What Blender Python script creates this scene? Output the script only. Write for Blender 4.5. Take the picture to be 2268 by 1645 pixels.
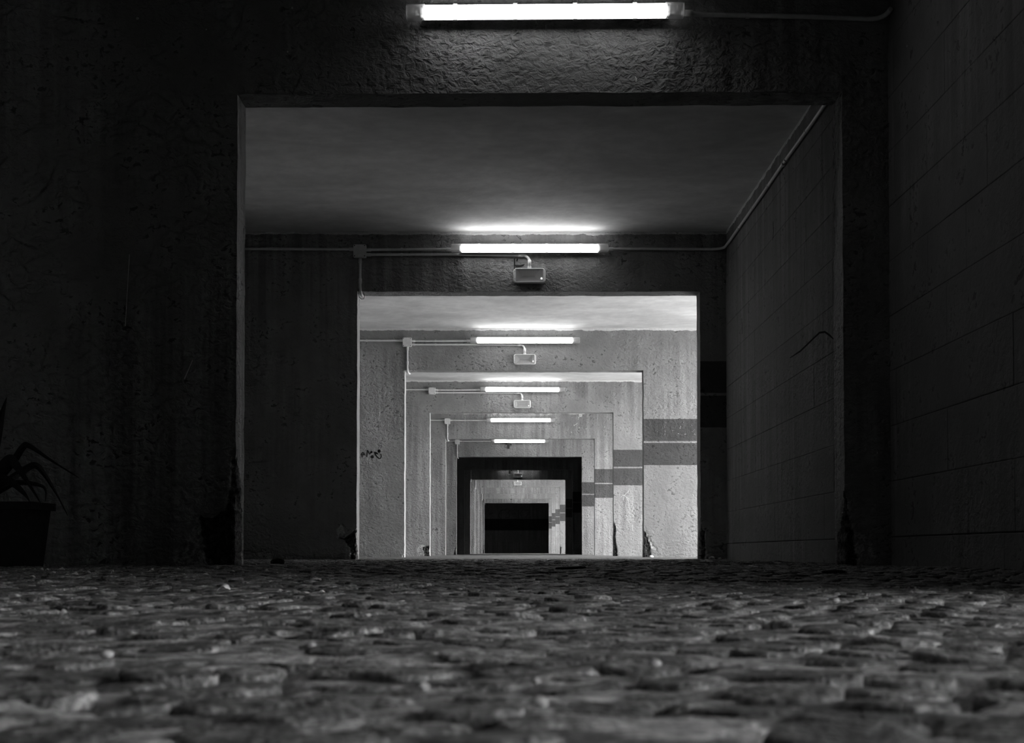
import bpy, bmesh, math, random
from mathutils import Vector, noise

random.seed(7)
for o in list(bpy.data.objects):
    bpy.data.objects.remove(o)
scene = bpy.context.scene
COL = scene.collection

# ------------------------------------------------------------------ camera, sky, exposure
F_PX, IMG_W, IMG_H = 3077.0, 2268.0, 1645.0
VPX, VPY = 1138.0, 1222.0            # where the corridor vanishes in the picture
CAM_H = 0.064                        # the camera almost lies on the paving
PITCH = math.atan(0.028)
cd = bpy.data.cameras.new('camera')
cam = bpy.data.objects.new('camera', cd)
COL.objects.link(cam)
scene.camera = cam
cd.sensor_width = 36.0
cd.lens = F_PX * 36.0 / IMG_W
cam.location = (0, 0, CAM_H)
cam.rotation_euler = (math.pi / 2 + PITCH, 0, 0)
cd.shift_y = ((VPY - F_PX * math.tan(PITCH)) - IMG_H / 2) / IMG_W
cd.shift_x = -(VPX - IMG_W / 2) / IMG_W
cd.clip_start = 0.02
cd.clip_end = 300
cd.dof.use_dof = True
cd.dof.focus_distance = 9.5
cd.dof.aperture_fstop = 18.0

world = bpy.data.worlds.new('overcast_sky')
scene.world = world
world.use_nodes = True
bg = world.node_tree.nodes['Background']
bg.inputs[0].default_value = (0.9, 0.9, 0.9, 1)
bg.inputs[1].default_value = 12.5      # even overcast daylight coming in through the open bays
TUBE_POWER = 13.0                      # radiance of a fluorescent tube

vs = scene.view_settings
vs.view_transform = 'Standard'
vs.look = 'None'
vs.exposure = 0.0
vs.gamma = 1.0
vs.use_curve_mapping = False
scene.cycles.max_bounces = 6
scene.cycles.diffuse_bounces = 3
scene.cycles.use_adaptive_sampling = True
scene.cycles.adaptive_threshold = 0.03

# ------------------------------------------------------------------ measures of the corridor
S = 5.0                 # distance from portal to portal
Y1 = 1.297 * S          # face of the nearest portal in view
T = 0.20                # thickness of a portal wall
XL, XR = -2.95, 1.763   # inner faces of the side walls (closed bays)
XO = 3.30               # the open bays reach this far to the right and end in daylight
OL, OR = -1.300, 1.545  # opening edges
OT = 2.225              # opening height
CEIL = 2.725
MX = 0.125              # middle of the opening
def YW(n):
    return Y1 + (n - 1) * S
def scale_at(n):
    return F_PX / YW(n)
def wx(n, px):
    return (px - VPX) / scale_at(n)
def wz(n, py):
    return CAM_H + (VPY - py) / scale_at(n)
OPEN_BAYS = (0, 3, 4, 5, 6, 9, 10, 11, 12)   # bay n lies in front of portal n

# ------------------------------------------------------------------ node helpers
class NT:
    def __init__(s, name):
        s.mat = bpy.data.materials.new(name)
        s.mat.use_nodes = True
        s.t = s.mat.node_tree
        s.t.nodes.clear()
        s.out = s.t.nodes.new('ShaderNodeOutputMaterial')
    def n(s, kind, **kw):
        nd = s.t.nodes.new(kind)
        for k, v in kw.items():
            setattr(nd, k, v)
        return nd
    def link(s, a, b):
        s.t.links.new(a, b)
    def val(s, sock, v):
        if hasattr(v, 'is_output') or isinstance(v, bpy.types.NodeSocket):
            s.link(v, sock)
        else:
            sock.default_value = v
    def math(s, op, a, b=None, c=None, clamp=False):
        nd = s.n('ShaderNodeMath', operation=op, use_clamp=clamp)
        s.val(nd.inputs[0], a)
        if b is not None: s.val(nd.inputs[1], b)
        if c is not None: s.val(nd.inputs[2], c)
        return nd.outputs[0]
    def step(s, x, lo, hi, a=0.0, b=1.0):
        nd = s.n('ShaderNodeMapRange', interpolation_type='SMOOTHSTEP')
        s.val(nd.inputs[0], x)
        nd.inputs[1].default_value = lo; nd.inputs[2].default_value = hi
        nd.inputs[3].default_value = a; nd.inputs[4].default_value = b
        return nd.outputs[0]
    def mixf(s, f, a, b):
        nd = s.n('ShaderNodeMix', data_type='FLOAT')
        s.val(nd.inputs[0], f); s.val(nd.inputs[2], a); s.val(nd.inputs[3], b)
        return nd.outputs[0]
    def noise(s, vec, scale, detail=4.0, rough=0.55, dist=0.0):
        nd = s.n('ShaderNodeTexNoise')
        s.link(vec, nd.inputs['Vector'])
        nd.inputs['Scale'].default_value = scale
        nd.inputs['Detail'].default_value = detail
        nd.inputs['Roughness'].default_value = rough
        nd.inputs['Distortion'].default_value = dist
        return nd.outputs[0]
    def voronoi(s, vec, scale, feature='F1'):
        nd = s.n('ShaderNodeTexVoronoi', feature=feature)
        s.link(vec, nd.inputs['Vector'])
        nd.inputs['Scale'].default_value = scale
        return nd
    def stretch(s, vec, x, y, z):
        nd = s.n('ShaderNodeVectorMath', operation='MULTIPLY')
        s.link(vec, nd.inputs[0]); nd.inputs[1].default_value = (x, y, z)
        return nd.outputs[0]
    def gray(s, v):
        nd = s.n('ShaderNodeCombineColor')
        for i in range(3): s.val(nd.inputs[i], v)
        return nd.outputs[0]
    def bump(s, h, dist, strength=1.0, normal=None):
        nd = s.n('ShaderNodeBump')
        nd.inputs['Strength'].default_value = strength
        nd.inputs['Distance'].default_value = dist
        s.link(h, nd.inputs['Height'])
        if normal is not None: s.link(normal, nd.inputs['Normal'])
        return nd.outputs[0]
    def bsdf(s, color, rough=0.8, normal=None, spec=0.3, metallic=0.0):
        nd = s.n('ShaderNodeBsdfPrincipled')
        s.val(nd.inputs['Base Color'], color)
        s.val(nd.inputs['Roughness'], rough)
        nd.inputs['Specular IOR Level'].default_value = spec
        nd.inputs['Metallic'].default_value = metallic
        if normal is not None: s.link(normal, nd.inputs['Normal'])
        s.link(nd.outputs[0], s.out.inputs[0])
        return nd

def plain(name, g, rough=0.6, spec=0.4, var=0.12, scale=30.0, bumpd=0.0004):
    m = NT(name)
    tc = m.n('ShaderNodeTexCoord').outputs['Object']
    nz = m.noise(tc, scale, 4)
    c = m.math('MULTIPLY', m.step(nz, 0.3, 0.7, 1 - var, 1 + var), g)
    m.bsdf(m.gray(c), rough, m.bump(nz, bumpd, 0.6), spec)
    return m.mat

def plaster(name, base=0.30, stripe=False, band_only=False, rough_amt=1.0):
    m = NT(name)
    pos = m.n('ShaderNodeNewGeometry')
    P = pos.outputs['Position']
    sep = m.n('ShaderNodeSeparateXYZ'); m.link(P, sep.inputs[0])
    big = m.noise(P, 1.0, 4, 0.6)
    mid = m.noise(P, 4.5, 3, 0.62)
    c = m.math('MULTIPLY', m.step(big, 0.3, 0.7, 0.86, 1.12), base)
    c = m.math('MULTIPLY', c, m.step(mid, 0.25, 0.75, 0.88, 1.10))
    streak = m.noise(m.stretch(P, 11, 11, 0.55), 1.0, 3, 0.6)
    smask = m.step(big, 0.40, 0.58)
    c = m.math('MULTIPLY', c, m.mixf(smask, 1.0, m.step(streak, 0.32, 0.66, 1.15, 0.72)))
    # paint bands
    if stripe or band_only:
        z = m.math('ADD', sep.outputs[2], m.math('MULTIPLY', m.math('SUBTRACT', m.noise(P, 40, 2), 0.5), 0.006))
        band = m.math('MULTIPLY', m.step(z, 1.093, 1.097), m.step(z, 1.643, 1.647, 1, 0))
        if stripe:
            sn = m.n('ShaderNodeSeparateXYZ'); m.link(pos.outputs['True Normal'], sn.inputs[0])
            front = m.math('LESS_THAN', sn.outputs[1], -0.4)
            right = m.math('GREATER_THAN', sep.outputs[0], OR - 0.03)
            band = m.math('MULTIPLY', band, m.math('MULTIPLY', front, right))
            line = m.math('MULTIPLY', m.step(z, 1.357, 1.360), m.step(z, 1.380, 1.383, 1, 0))
            bandc = m.mixf(line, m.math('MULTIPLY', c, 0.27), m.math('MULTIPLY', c, 0.95))
        else:
            bandc = m.math('MULTIPLY', c, 0.16)
        c = m.mixf(band, c, bandc)
    # scraped, pitted patches holding dirt
    lump = m.noise(m.stretch(P, 1, 1, 1.25), 27, 3, 0.58, 0.5)
    pm = m.math('MULTIPLY', m.step(lump, 0.43, 0.38), m.step(mid, 0.51, 0.60))
    c = m.math('MULTIPLY', c, m.mixf(pm, 1.0, 0.46))
    # pale specks where the paint has flaked off
    sp = m.step(m.voronoi(P, 7.5).outputs['Distance'], 0.03, 0.055, 1, 0)
    sp = m.math('MULTIPLY', sp, m.step(mid, 0.42, 0.36))
    c = m.mixf(sp, c, 0.55)
    # ragged edge of the ceiling paint running over the wall
    zr = m.math('ADD', sep.outputs[2], m.math('MULTIPLY', m.math('SUBTRACT', m.noise(P, 9, 3, 0.65), 0.5), 0.045))
    c = m.mixf(m.step(zr, 2.700, 2.704), c, 0.78)
    # the reveals on the left of each opening get a paler base colour
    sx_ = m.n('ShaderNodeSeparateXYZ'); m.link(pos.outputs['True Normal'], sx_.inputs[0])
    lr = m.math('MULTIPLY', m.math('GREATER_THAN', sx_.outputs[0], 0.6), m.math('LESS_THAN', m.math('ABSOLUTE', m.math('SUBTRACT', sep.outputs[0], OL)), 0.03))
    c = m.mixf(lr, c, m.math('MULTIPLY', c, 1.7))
    # broken plaster
    dm = m.n('ShaderNodeAttribute', attribute_name='damage').outputs['Fac']
    pl = m.n('ShaderNodeAttribute', attribute_name='pale').outputs['Fac']
    rub = m.noise(P, 40, 4, 0.7)
    c = m.mixf(pl, c, m.step(rub, 0.36, 0.64, 0.26, 0.58))
    c = m.mixf(m.step(dm, 0.35, 0.6), c, m.step(rub, 0.35, 0.68, 0.035, 0.17))
    lmask = m.step(big, 0.36, 0.62, 0.35, 1.0)
    h = m.math('MULTIPLY', lump, lmask)
    h = m.math('ADD', h, m.math('MULTIPLY', rub, m.math('MULTIPLY_ADD', dm, 1.2, 0.16)))
    nrm = m.bump(h, 0.026 * rough_amt, 1.0)
    m.bsdf(m.gray(c), 0.82, nrm, 0.25)
    return m.mat

def ceiling_mat():
    m = NT('ceiling_paint')
    P = m.n('ShaderNodeNewGeometry').outputs['Position']
    a = m.noise(m.stretch(P, 0.8, 1.2, 1), 1.1, 4, 0.62, 0.4)
    b = m.noise(P, 7, 3, 0.6)
    c = m.math('MULTIPLY', m.step(a, 0.3, 0.72, 1.06, 0.76), 0.82)
    c = m.math('MULTIPLY', c, m.step(b, 0.3, 0.7, 0.93, 1.05))
    nrm = m.bump(b, 0.006, 0.8)
    m.bsdf(m.gray(c), 0.8, nrm, 0.2)
    return m.mat

def stone_mat(name, tone_socket):
    m = NT(name)
    P = m.n('ShaderNodeNewGeometry').outputs['Position']
    if tone_socket == 'island':
        r = m.n('ShaderNodeNewGeometry').outputs['Random Per Island']
    else:
        r = m.n('ShaderNodeObjectInfo').outputs['Random']
    tone = m.step(r, 0.0, 1.0, 0.11, 0.21)
    grain = m.noise(P, 120, 4, 0.72)
    patch = m.noise(P, 30, 4, 0.65)
    c = m.math('MULTIPLY', tone, m.step(grain, 0.34, 0.66, 0.55, 1.5))
    c = m.math('MULTIPLY', c, m.step(patch, 0.32, 0.66, 0.6, 1.35))
    c = m.mixf(m.step(patch, 0.56, 0.66), c, m.math('MULTIPLY', m.step(grain, 0.36, 0.6), 0.46))
    h = m.math('ADD', patch, m.math('MULTIPLY', grain, 0.45))
    nrm = m.bump(h, 0.0075, 1.0)
    m.bsdf(m.gray(c), m.step(patch, 0.3, 0.7, 0.75, 0.5), nrm, 0.35)
    return m.mat

def soil_mat():
    m = NT('joint_soil')
    P = m.n('ShaderNodeNewGeometry').outputs['Position']
    a = m.noise(P, 90, 4, 0.7)
    w = m.noise(P, 11, 2, 0.6)
    c = m.mixf(m.step(w, 0.40, 0.54), 0.13, m.step(a, 0.35, 0.65, 0.22, 0.58))
    m.bsdf(m.gray(c), 0.95, m.bump(a, 0.004, 1.0), 0.1)
    return m.mat

def far_paving_mat():
    m = NT('far_paving')
    P = m.n('ShaderNodeNewGeometry').outputs['Position']
    mp = m.n('ShaderNodeMapping'); m.link(P, mp.inputs[0]); mp.inputs['Rotation'].default_value = (0, 0, 0.75)
    v = m.voronoi(mp.outputs[0], 17)
    e = m.voronoi(mp.outputs[0], 17, 'DISTANCE_TO_EDGE')
    g = m.noise(P, 60, 3, 0.7)
    sepc = m.n('ShaderNodeSeparateColor'); m.link(v.outputs['Color'], sepc.inputs[0])
    c = m.math('MULTIPLY', m.step(sepc.outputs[0], 0, 1, 0.10, 0.27), m.step(g, 0.3, 0.7, 0.6, 1.4))
    jt = m.step(e.outputs['Distance'], 0.03, 0.10)
    c = m.mixf(jt, 0.06, c)
    h = m.math('ADD', jt, m.math('MULTIPLY', g, 0.5))
    m.bsdf(m.gray(c), 0.65, m.bump(h, 0.010, 1.0), 0.35)
    return m.mat

def tube_mat():
    m = NT('lit_diffuser')
    e = m.n('ShaderNodeEmission')
    e.inputs[0].default_value = (1, 1, 1, 1)
    e.inputs[1].default_value = TUBE_POWER
    m.link(e.outputs[0], m.out.inputs[0])
    return m.mat

def led_mat():
    m = NT('lit_indicator')
    e = m.n('ShaderNodeEmission')
    e.inputs[1].default_value = 3.0
    m.link(e.outputs[0], m.out.inputs[0])
    return m.mat

def clear_plastic(name, alpha=0.55, g=0.5):
    m = NT(name)
    tr = m.n('ShaderNodeBsdfTransparent')
    pr = m.n('ShaderNodeBsdfPrincipled')
    pr.inputs['Base Color'].default_value = (g, g, g, 1)
    pr.inputs['Roughness'].default_value = 0.25
    mx = m.n('ShaderNodeMixShader')
    fr = m.n('ShaderNodeLayerWeight'); fr.inputs[0].default_value = 0.45
    fac = m.math('ADD', m.math('MULTIPLY', fr.outputs['Facing'], 0.6), 1 - alpha, clamp=True)
    m.link(fac, mx.inputs[0])
    m.link(tr.outputs[0], mx.inputs[1]); m.link(pr.outputs[0], mx.inputs[2])
    m.link(mx.outputs[0], m.out.inputs[0])
    return m.mat

M = {}
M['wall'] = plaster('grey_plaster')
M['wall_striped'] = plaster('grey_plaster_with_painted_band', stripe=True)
M['wall_end'] = plaster('end_wall_plaster_with_dark_band', base=0.22, band_only=True, rough_amt=0.5)
M['block'] = plaster('rendered_block', base=0.19, rough_amt=0.35)
M['ceiling'] = ceiling_mat()
M['concrete'] = plain('bare_dark_concrete', 0.10, 0.9, 0.2, 0.25, 3.0, 0.004)
M['stone'] = stone_mat('granite_sett', 'object')
M['stone_many'] = stone_mat('granite_setts_beyond', 'island')
M['soil'] = soil_mat()
M['far_paving'] = far_paving_mat()
M['tube'] = tube_mat()
M['led'] = led_mat()
M['cap'] = clear_plastic('clear_end_cap', 0.50, 0.45)
M['lens'] = clear_plastic('clear_lens', 0.86, 0.72)
M['tray'] = plain('fixture_grey', 0.35, 0.5)
M['socket'] = plain('socket_white', 0.6, 0.5)
M['pvc'] = plain('grey_conduit', 0.72, 0.45, 0.5, 0.06)
M['box'] = plain('junction_box_grey', 0.74, 0.5, 0.4, 0.06)
M['screw'] = plain('dark_screw', 0.06, 0.4)
M['housing'] = plain('emergency_housing', 0.82, 0.4, 0.5, 0.05)
M['reflector'] = plain('emergency_reflector', 0.9, 0.35, 0.5, 0.04)
M['dark'] = plain('dark_bracket', 0.03, 0.5)
M['matte'] = plain('matte_dark_stain', 0.045, 1.0, 0.0, 0.2)
M['ink'] = plain('black_marker', 0.025, 0.6, 0.2)
M['chalk'] = plain('pale_scratch', 0.62, 0.9, 0.1)
M['faint'] = plain('faint_marker', 0.14, 0.8, 0.1)
M['leaf_dark'] = plain('plant_leaf', 0.02, 0.5, 0.3, 0.3)
M['pot'] = plain('planter_dark', 0.02, 0.7, 0.2, 0.3)
M['litter_pale'] = plain('pale_litter', 0.9, 0.7, 0.2, 0.15, 120)
M['litter_mid'] = plain('dry_leaf_grey', 0.60, 0.8, 0.2, 0.35, 90)
M['litter_dark'] = plain('dark_twig', 0.03, 0.8, 0.2, 0.3, 60)
M['rubble'] = plain('plaster_rubble', 0.42, 0.9, 0.1, 0.25, 60, 0.002)
M['outside'] = plain('outside_concrete', 0.65, 0.9, 0.1, 0.2, 2.0, 0.002)

# ------------------------------------------------------------------ mesh helpers
class MB:
    def __init__(s):
        s.v = []; s.f = []
    def add(s, vs, fs):
        b = len(s.v)
        s.v += [tuple(p) for p in vs]
        s.f += [tuple(b + i for i in f) for f in fs]
        return s
    def box(s, x0, x1, y0, y1, z0, z1):
        return s.add([(x0,y0,z0),(x1,y0,z0),(x1,y1,z0),(x0,y1,z0),(x0,y0,z1),(x1,y0,z1),(x1,y1,z1),(x0,y1,z1)],
                     [(3,2,1,0),(4,5,6,7),(0,1,5,4),(1,2,6,5),(2,3,7,6),(3,0,4,7)])
    def tube(s, pts, r, seg=12, cap=True):
        pts = [Vector(p) for p in pts]
        rs = r if isinstance(r, (list, tuple)) else [r] * len(pts)
        t0 = (pts[1] - pts[0]).normalized()
        ref = Vector((0, 0, 1)) if abs(t0.z) < 0.9 else Vector((0, 1, 0))
        u = t0.cross(ref).normalized()
        rings = []
        for i, p in enumerate(pts):
            if i == 0: t = t0
            elif i == len(pts) - 1: t = (pts[i] - pts[i-1]).normalized()
            else: t = ((pts[i+1] - pts[i]).normalized() + (pts[i] - pts[i-1]).normalized()).normalized()
            u = (u - t * u.dot(t)).normalized()
            w = t.cross(u)
            rings.append([p + (u * math.cos(2*math.pi*k/seg) + w * math.sin(2*math.pi*k/seg)) * rs[i] for k in range(seg)])
        vs = [q for rg in rings for q in rg]
        fs = []
        for i in range(len(pts) - 1):
            for k in range(seg):
                a, b = i*seg + k, i*seg + (k+1) % seg
                fs.append((a, b, b + seg, a + seg))
        if cap:
            fs.append(tuple(reversed(range(seg))))
            fs.append(tuple(range((len(pts)-1)*seg, len(pts)*seg)))
        return s.add(vs, fs)
    def loft(s, rings, cap0=True, cap1=True, closed=True):
        k = len(rings[0])
        vs = [q for rg in rings for q in rg]
        fs = []
        for i in range(len(rings) - 1):
            for j in range(k if closed else k - 1):
                a, b = i*k + j, i*k + (j+1) % k
                fs.append((a, b, b + k, a + k))
        if cap0: fs.append(tuple(reversed(range(k))))
        if cap1: fs.append(tuple(range((len(rings)-1)*k, len(rings)*k)))
        return s.add(vs, fs)
    def build(s, name, mat, parent=None, smooth=False, loc=None):
        me = bpy.data.meshes.new(name)
        me.from_pydata(s.v, [], s.f)
        bm = bmesh.new(); bm.from_mesh(me)
        bmesh.ops.recalc_face_normals(bm, faces=bm.faces)
        bm.to_mesh(me); bm.free()
        me.materials.append(mat)
        if smooth:
            me.polygons.foreach_set('use_smooth', [True] * len(me.polygons))
            if smooth == 'auto':
                me.set_sharp_from_angle(angle=math.radians(40))
        o = bpy.data.objects.new(name, me)
        COL.objects.link(o)
        if parent is not None: o.parent = parent
        if loc is not None: o.location = loc
        return o

def rrect(w, h, r, seg=5, cx=0.0, cz=0.0):
    pts = []
    for (sx, sz, a0) in ((1, 1, 0), (-1, 1, 90), (-1, -1, 180), (1, -1, 270)):
        for i in range(seg + 1):
            a = math.radians(a0 + 90 * i / seg)
            pts.append((cx + sx * (w/2 - r) + r * math.cos(a), cz + sz * (h/2 - r) + r * math.sin(a)))
    return pts

def tag(o, label, cat, group=None, kind=None):
    o['label'] = label; o['category'] = cat
    if group: o['group'] = group
    if kind: o['kind'] = kind
    return o

def empty(name, loc, rot=(0, 0, 0)):
    e = bpy.data.objects.new(name, None)
    e.empty_display_size = 0.05
    COL.objects.link(e)
    e.location = loc; e.rotation_euler = rot
    return e

def copy_tree(o, parent=None):
    c = o.copy()
    COL.objects.link(c)
    c.parent = parent
    for ch in list(o.children):
        copy_tree(ch, c)
    return c

ORD = {0: 'portal over the camera', 1: 'nearest portal', 2: 'second portal', 3: 'third portal', 4: 'fourth portal',
       5: 'fifth portal', 6: 'sixth portal', 7: 'dark seventh portal', 8: 'dark eighth portal', 9: 'ninth portal', 10: 'tenth portal',
       11: 'eleventh portal', 12: 'last portal before the dark end wall', -1: 'portal behind the camera'}

# ------------------------------------------------------------------ structure: portal walls
def poly_depth(x, z, poly):
    """signed distance to the polygon border, positive inside"""
    inside = False
    d = 1e9
    n = len(poly)
    for i in range(n):
        x1, z1 = poly[i]; x2, z2 = poly[(i+1) % n]
        if (z1 > z) != (z2 > z) and x < (x2-x1)*(z-z1)/(z2-z1) + x1:
            inside = not inside
        dx, dz = x2-x1, z2-z1
        t = max(0, min(1, ((x-x1)*dx + (z-z1)*dz) / (dx*dx + dz*dz + 1e-12)))
        d = min(d, math.hypot(x-x1-t*dx, z-z1-t*dz))
    return d if inside else -d

E = 0.05
DAMAGE = {   # portal: list of (outline in x,z ; depth)
    1: [([(OL+E,.52),(OL-.02,.50),(OL-.035,.36),(OL-.05,.27),(OL-.09,.235),(OL-.14,.225),(OL-.175,.245),(OL-.16,.12),(OL-.12,-.1),(OL+E,-.1)], .045),
        ([(OR-E,.36),(OR+.012,.34),(OR+.03,.22),(OR+.05,.14),(OR+.06,.05),(OR+.07,-.1),(OR-E,-.1)], .045)],
    2: [([(OL+E,.29),(OL-.03,.24),(OL-.09,.19),(OL-.15,.175),(OL-.10,.15),(OL-.075,.12),(OL-.05,.06),(OL-.055,-.1),(OL+E,-.1)], .05),
        ([(OR-E,.36),(OR+.006,.35),(OR+.022,.25),(OR+.04,.24),(OR+.042,-.1),(OR-E,-.1)], .05)],
    3: [([(OR-E,.33),(OR+.012,.31),(OR+.05,.22),(OR+.07,.13),(OR+.08,.04),(OR+.11,-.1),(OR-E,-.1)], .035),
        ([(OL+E,.05),(OL-.02,.03),(OL-.03,-.1),(OL+E,-.1)], .03)],
    4: [([(OL+E,.16),(OL-.03,.16),(OL-.12,.14),(OL-.09,.05),(OL-.10,-.1),(OL+E,-.1)], .04),
        ([(OR-E,.53),(OR+.012,.50),(OR+.035,.42),(OR+.02,.30),(OR+.05,.12),(OR+.065,-.1),(OR-E,-.1)], .06)],
    6: [([(OL+E,.22),(OL-.04,.17),(OL-.07,-.1),(OL+E,-.1)], .04)],
    9: [([(OR-E,.30),(OR+.03,.22),(OR+.02,.1),(OR+.03,-.1),(OR-E,-.1)], .05)],
    12: [([(OL+E,.26),(OL-.05,.17),(OL-.08,-.1),(OL+E,-.1)], .04)],
}
PALE = {
    1: [[(OL-.175,.24),(OL-.205,.17),(OL-.25,.11),(OL-.29,.06),(OL-.27,-.1),(OL-.12,-.1),(OL-.16,.12)],
        [(OR+.05,.16),(OR+.09,.15),(OR+.13,.10),(OR+.16,.03),(OR+.10,.06),(OR+.06,.04)]],
    2: [[(OL-.09,.20),(OL-.15,.185),(OL-.17,.25),(OL-.12,.30)]],
    3: [[(OR+.02,.33),(OR+.075,.23),(OR+.11,.14),(OR+.16,.11),(OR+.15,.08),(OR+.10,.10),(OR+.06,.19),(OR+.015,.3)]],
    4: [[(OL-.04,.17),(OL-.15,.19),(OL-.20,.10),(OL-.16,.0),(OL-.10,.04),(OL-.12,.14)]],
}

def lines(*segs):
    out = []
    for a, b, st in segs:
        k = max(1, int(round((b - a) / st)))
        out += [a + (b - a) * i / k for i in range(k)]
    out.append(segs[-1][1])
    return out

def portal_wall(n):
    yf = YW(n)
    fine = n in (1, 2, 3, 4)
    st = 0.009 if fine else 0.045
    zst = 0.010 if fine else 0.05
    x0, x1 = XL - 0.05, XO + 0.001 * n
    xs = lines((x0, OL-.34, .15), (OL-.34, OL, st), (OL, OR, .04 if fine else .15), (OR, OR+.215, st), (OR+.215, x1, .14))
    zs = lines((-.05, .60 if fine else .30, zst), (.60 if fine else .30, OT, .05), (OT, CEIL+.02, .08))
    iL = min(range(len(xs)), key=lambda i: abs(xs[i]-OL)); iR = min(range(len(xs)), key=lambda i: abs(xs[i]-OR))
    kT = min(range(len(zs)), key=lambda k: abs(zs[k]-OT))
    dams = DAMAGE.get(n, []); pales = PALE.get(n, [])
    V = []; DM = []; PL = []
    idx = {}
    MJ = 8
    def vert(i, j, k):
        key = (i, j, k)
        if key in idx: return idx[key]
        x, z = xs[i], zs[k]
        ey = T * j / MJ
        y = yf + ey
        on_reveal = (i in (iL, iR)) and k <= kT
        on_soffit = k == kT and iL <= i <= iR
        q = Vector((x * 1.7, z * 1.7, n * 13.7 + (5 if j == MJ else 0)))
        dy = noise.noise(q) * 0.004 if j in (0, MJ) else 0.0
        dx = dz = 0.0
        if on_reveal:
            dx += noise.noise(Vector((z * 7, n * 3.1, i))) * 0.0035 + noise.noise(Vector((z * 30, n * 3.1, i))) * 0.0015
        if on_soffit:
            dz += noise.noise(Vector((x * 5, n * 5.3, 1.0))) * 0.004 + noise.noise(Vector((x * 28, n * 5.3, j))) * 0.002
            if n == 1: dz += (x - MX) * 0.0048
        dm = pl = 0.0
        if z < 0.62 and (dams or pales) and abs(x - (OL if x < 0 else OR)) < .36 and not (iL < i < iR) and j < MJ:
            jx = x + 0.012 * noise.noise(Vector((x*38, z*38, n))) + 0.006 * noise.noise(Vector((x*95, z*95, n)))
            jz = z + 1.3 * ey + 0.05 * min(1, ey * 40) * noise.noise(Vector((z * 22, ey * 40, n + 3.0))) + 0.014 * noise.noise(Vector((x*38, z*38, n + 50.0)))
            for poly, dep in dams:
                d = poly_depth(jx, jz, poly)
                if d > -0.004:
                    a = max(0.0, min(1.0, (d + 0.004) / 0.016))
                    rough = 0.55 + 0.6 * noise.noise(Vector((x*45, z*28, n + 9.0))) + 0.35 * noise.noise(Vector((x*110, z*90, n)))
                    fall = max(0.0, 1 - ey / 0.25)
                    amt = dep * a * max(0.15, rough + 0.25) * fall
                    dm = max(dm, a * min(1.0, fall * 2.2))
                    if j == 0: dy += amt
                    if on_reveal: dx += (-1 if x < 0 else 1) * amt * 0.75
            for poly in pales:
                d = poly_depth(jx, jz, poly)
                if d > 0 and j == 0:
                    pl = max(pl, min(1.0, d / 0.006))
                    dy += 0.006 * min(1.0, d / 0.006)
        V.append((x + dx, y + dy, z + dz)); DM.append(dm); PL.append(pl)
        idx[key] = len(V) - 1
        return idx[key]
    Fc = []
    for i in range(len(xs) - 1):
        for k in range(len(zs) - 1):
            if iL <= i < iR and k < kT: continue
            for j in (0, MJ):
                q = (vert(i, j, k), vert(i+1, j, k), vert(i+1, j, k+1), vert(i, j, k+1))
                Fc.append(q if j == 0 else tuple(reversed(q)))
    for j in range(MJ):
        for k in range(kT):
            Fc.append((vert(iL, j, k), vert(iL, j, k+1), vert(iL, j+1, k+1), vert(iL, j+1, k)))
            Fc.append((vert(iR, j, k), vert(iR, j+1, k), vert(iR, j+1, k+1), vert(iR, j, k+1)))
        for i in range(iL, iR):
            Fc.append((vert(i, j, kT), vert(i+1, j, kT), vert(i+1, j+1, kT), vert(i, j+1, kT)))
    for k in range(len(zs) - 1):
        for i in (0, len(xs) - 1):
            Fc.append((vert(i, 0, k), vert(i, 0, k+1), vert(i, MJ, k+1), vert(i, MJ, k)))
    for i in range(len(xs) - 1):
        kk = len(zs) - 1
        Fc.append((vert(i, 0, kk), vert(i+1, 0, kk), vert(i+1, MJ, kk), vert(i, MJ, kk)))
    me = bpy.data.meshes.new('wall_portal')
    me.from_pydata(V, [], Fc)
    bm = bmesh.new(); bm.from_mesh(me)
    bmesh.ops.recalc_face_normals(bm, faces=bm.faces)
    bm.to_mesh(me); bm.free()
    for nm, dat in (('damage', DM), ('pale', PL)):
        at = me.attributes.new(nm, 'FLOAT', 'POINT'); at.data.foreach_set('value', dat)
    me.polygons.foreach_set('use_smooth', [True] * len(me.polygons))
    me.set_sharp_from_angle(angle=math.radians(50))
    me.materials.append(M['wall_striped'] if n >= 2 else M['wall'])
    o = bpy.data.objects.new('wall_portal', me)
    COL.objects.link(o)
    tag(o, 'plastered cross wall with square opening, the ' + ORD[n], 'wall', kind='structure')
    return o

WALL = {n: portal_wall(n) for n in range(-1, 13)}

# ceiling, floor base, left wall, end walls
Y_BACK, Y_END = -8.6, YW(13)
for (ya_, yb_, mt_, lab_) in ((Y_BACK - .2, YW(1) + .1, 'concrete', 'bare dark concrete ceiling over the bays nearest the camera'),
                             (YW(1) + .1, YW(6) + .1, 'ceiling', 'pale painted ceiling seen through the nearest portal'),
                             (YW(6) + .1, YW(8) + .1, 'concrete', 'unseen ceiling darkened to cut bounced light over the two dark bays in the distance'),  # out of view; its dark finish is put in to cut bounced light
                             (YW(8) + .1, YW(12) + .1, 'ceiling', 'pale painted ceiling over the far lit bays'),
                             (YW(12) + .1, Y_END + .3, 'concrete', 'bare dark concrete ceiling in front of the end wall')):
    o = MB().box(XL - .3, XO + .25, ya_, yb_, CEIL, CEIL + .25).build('ceiling', M[mt_])
    tag(o, lab_, 'ceiling', kind='structure')
o = MB().box(XL - .3, XL, Y_BACK - .2, Y_END + .3, -.06, CEIL + .01).build('wall_left', M['wall'])
tag(o, 'plain plastered wall along the left side of the corridor', 'wall', kind='structure')
o = MB().box(XL - .3, XR + .2, Y_END, Y_END + .3, -.06, CEIL + .01).build('wall_end', M['wall_end'])
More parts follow.
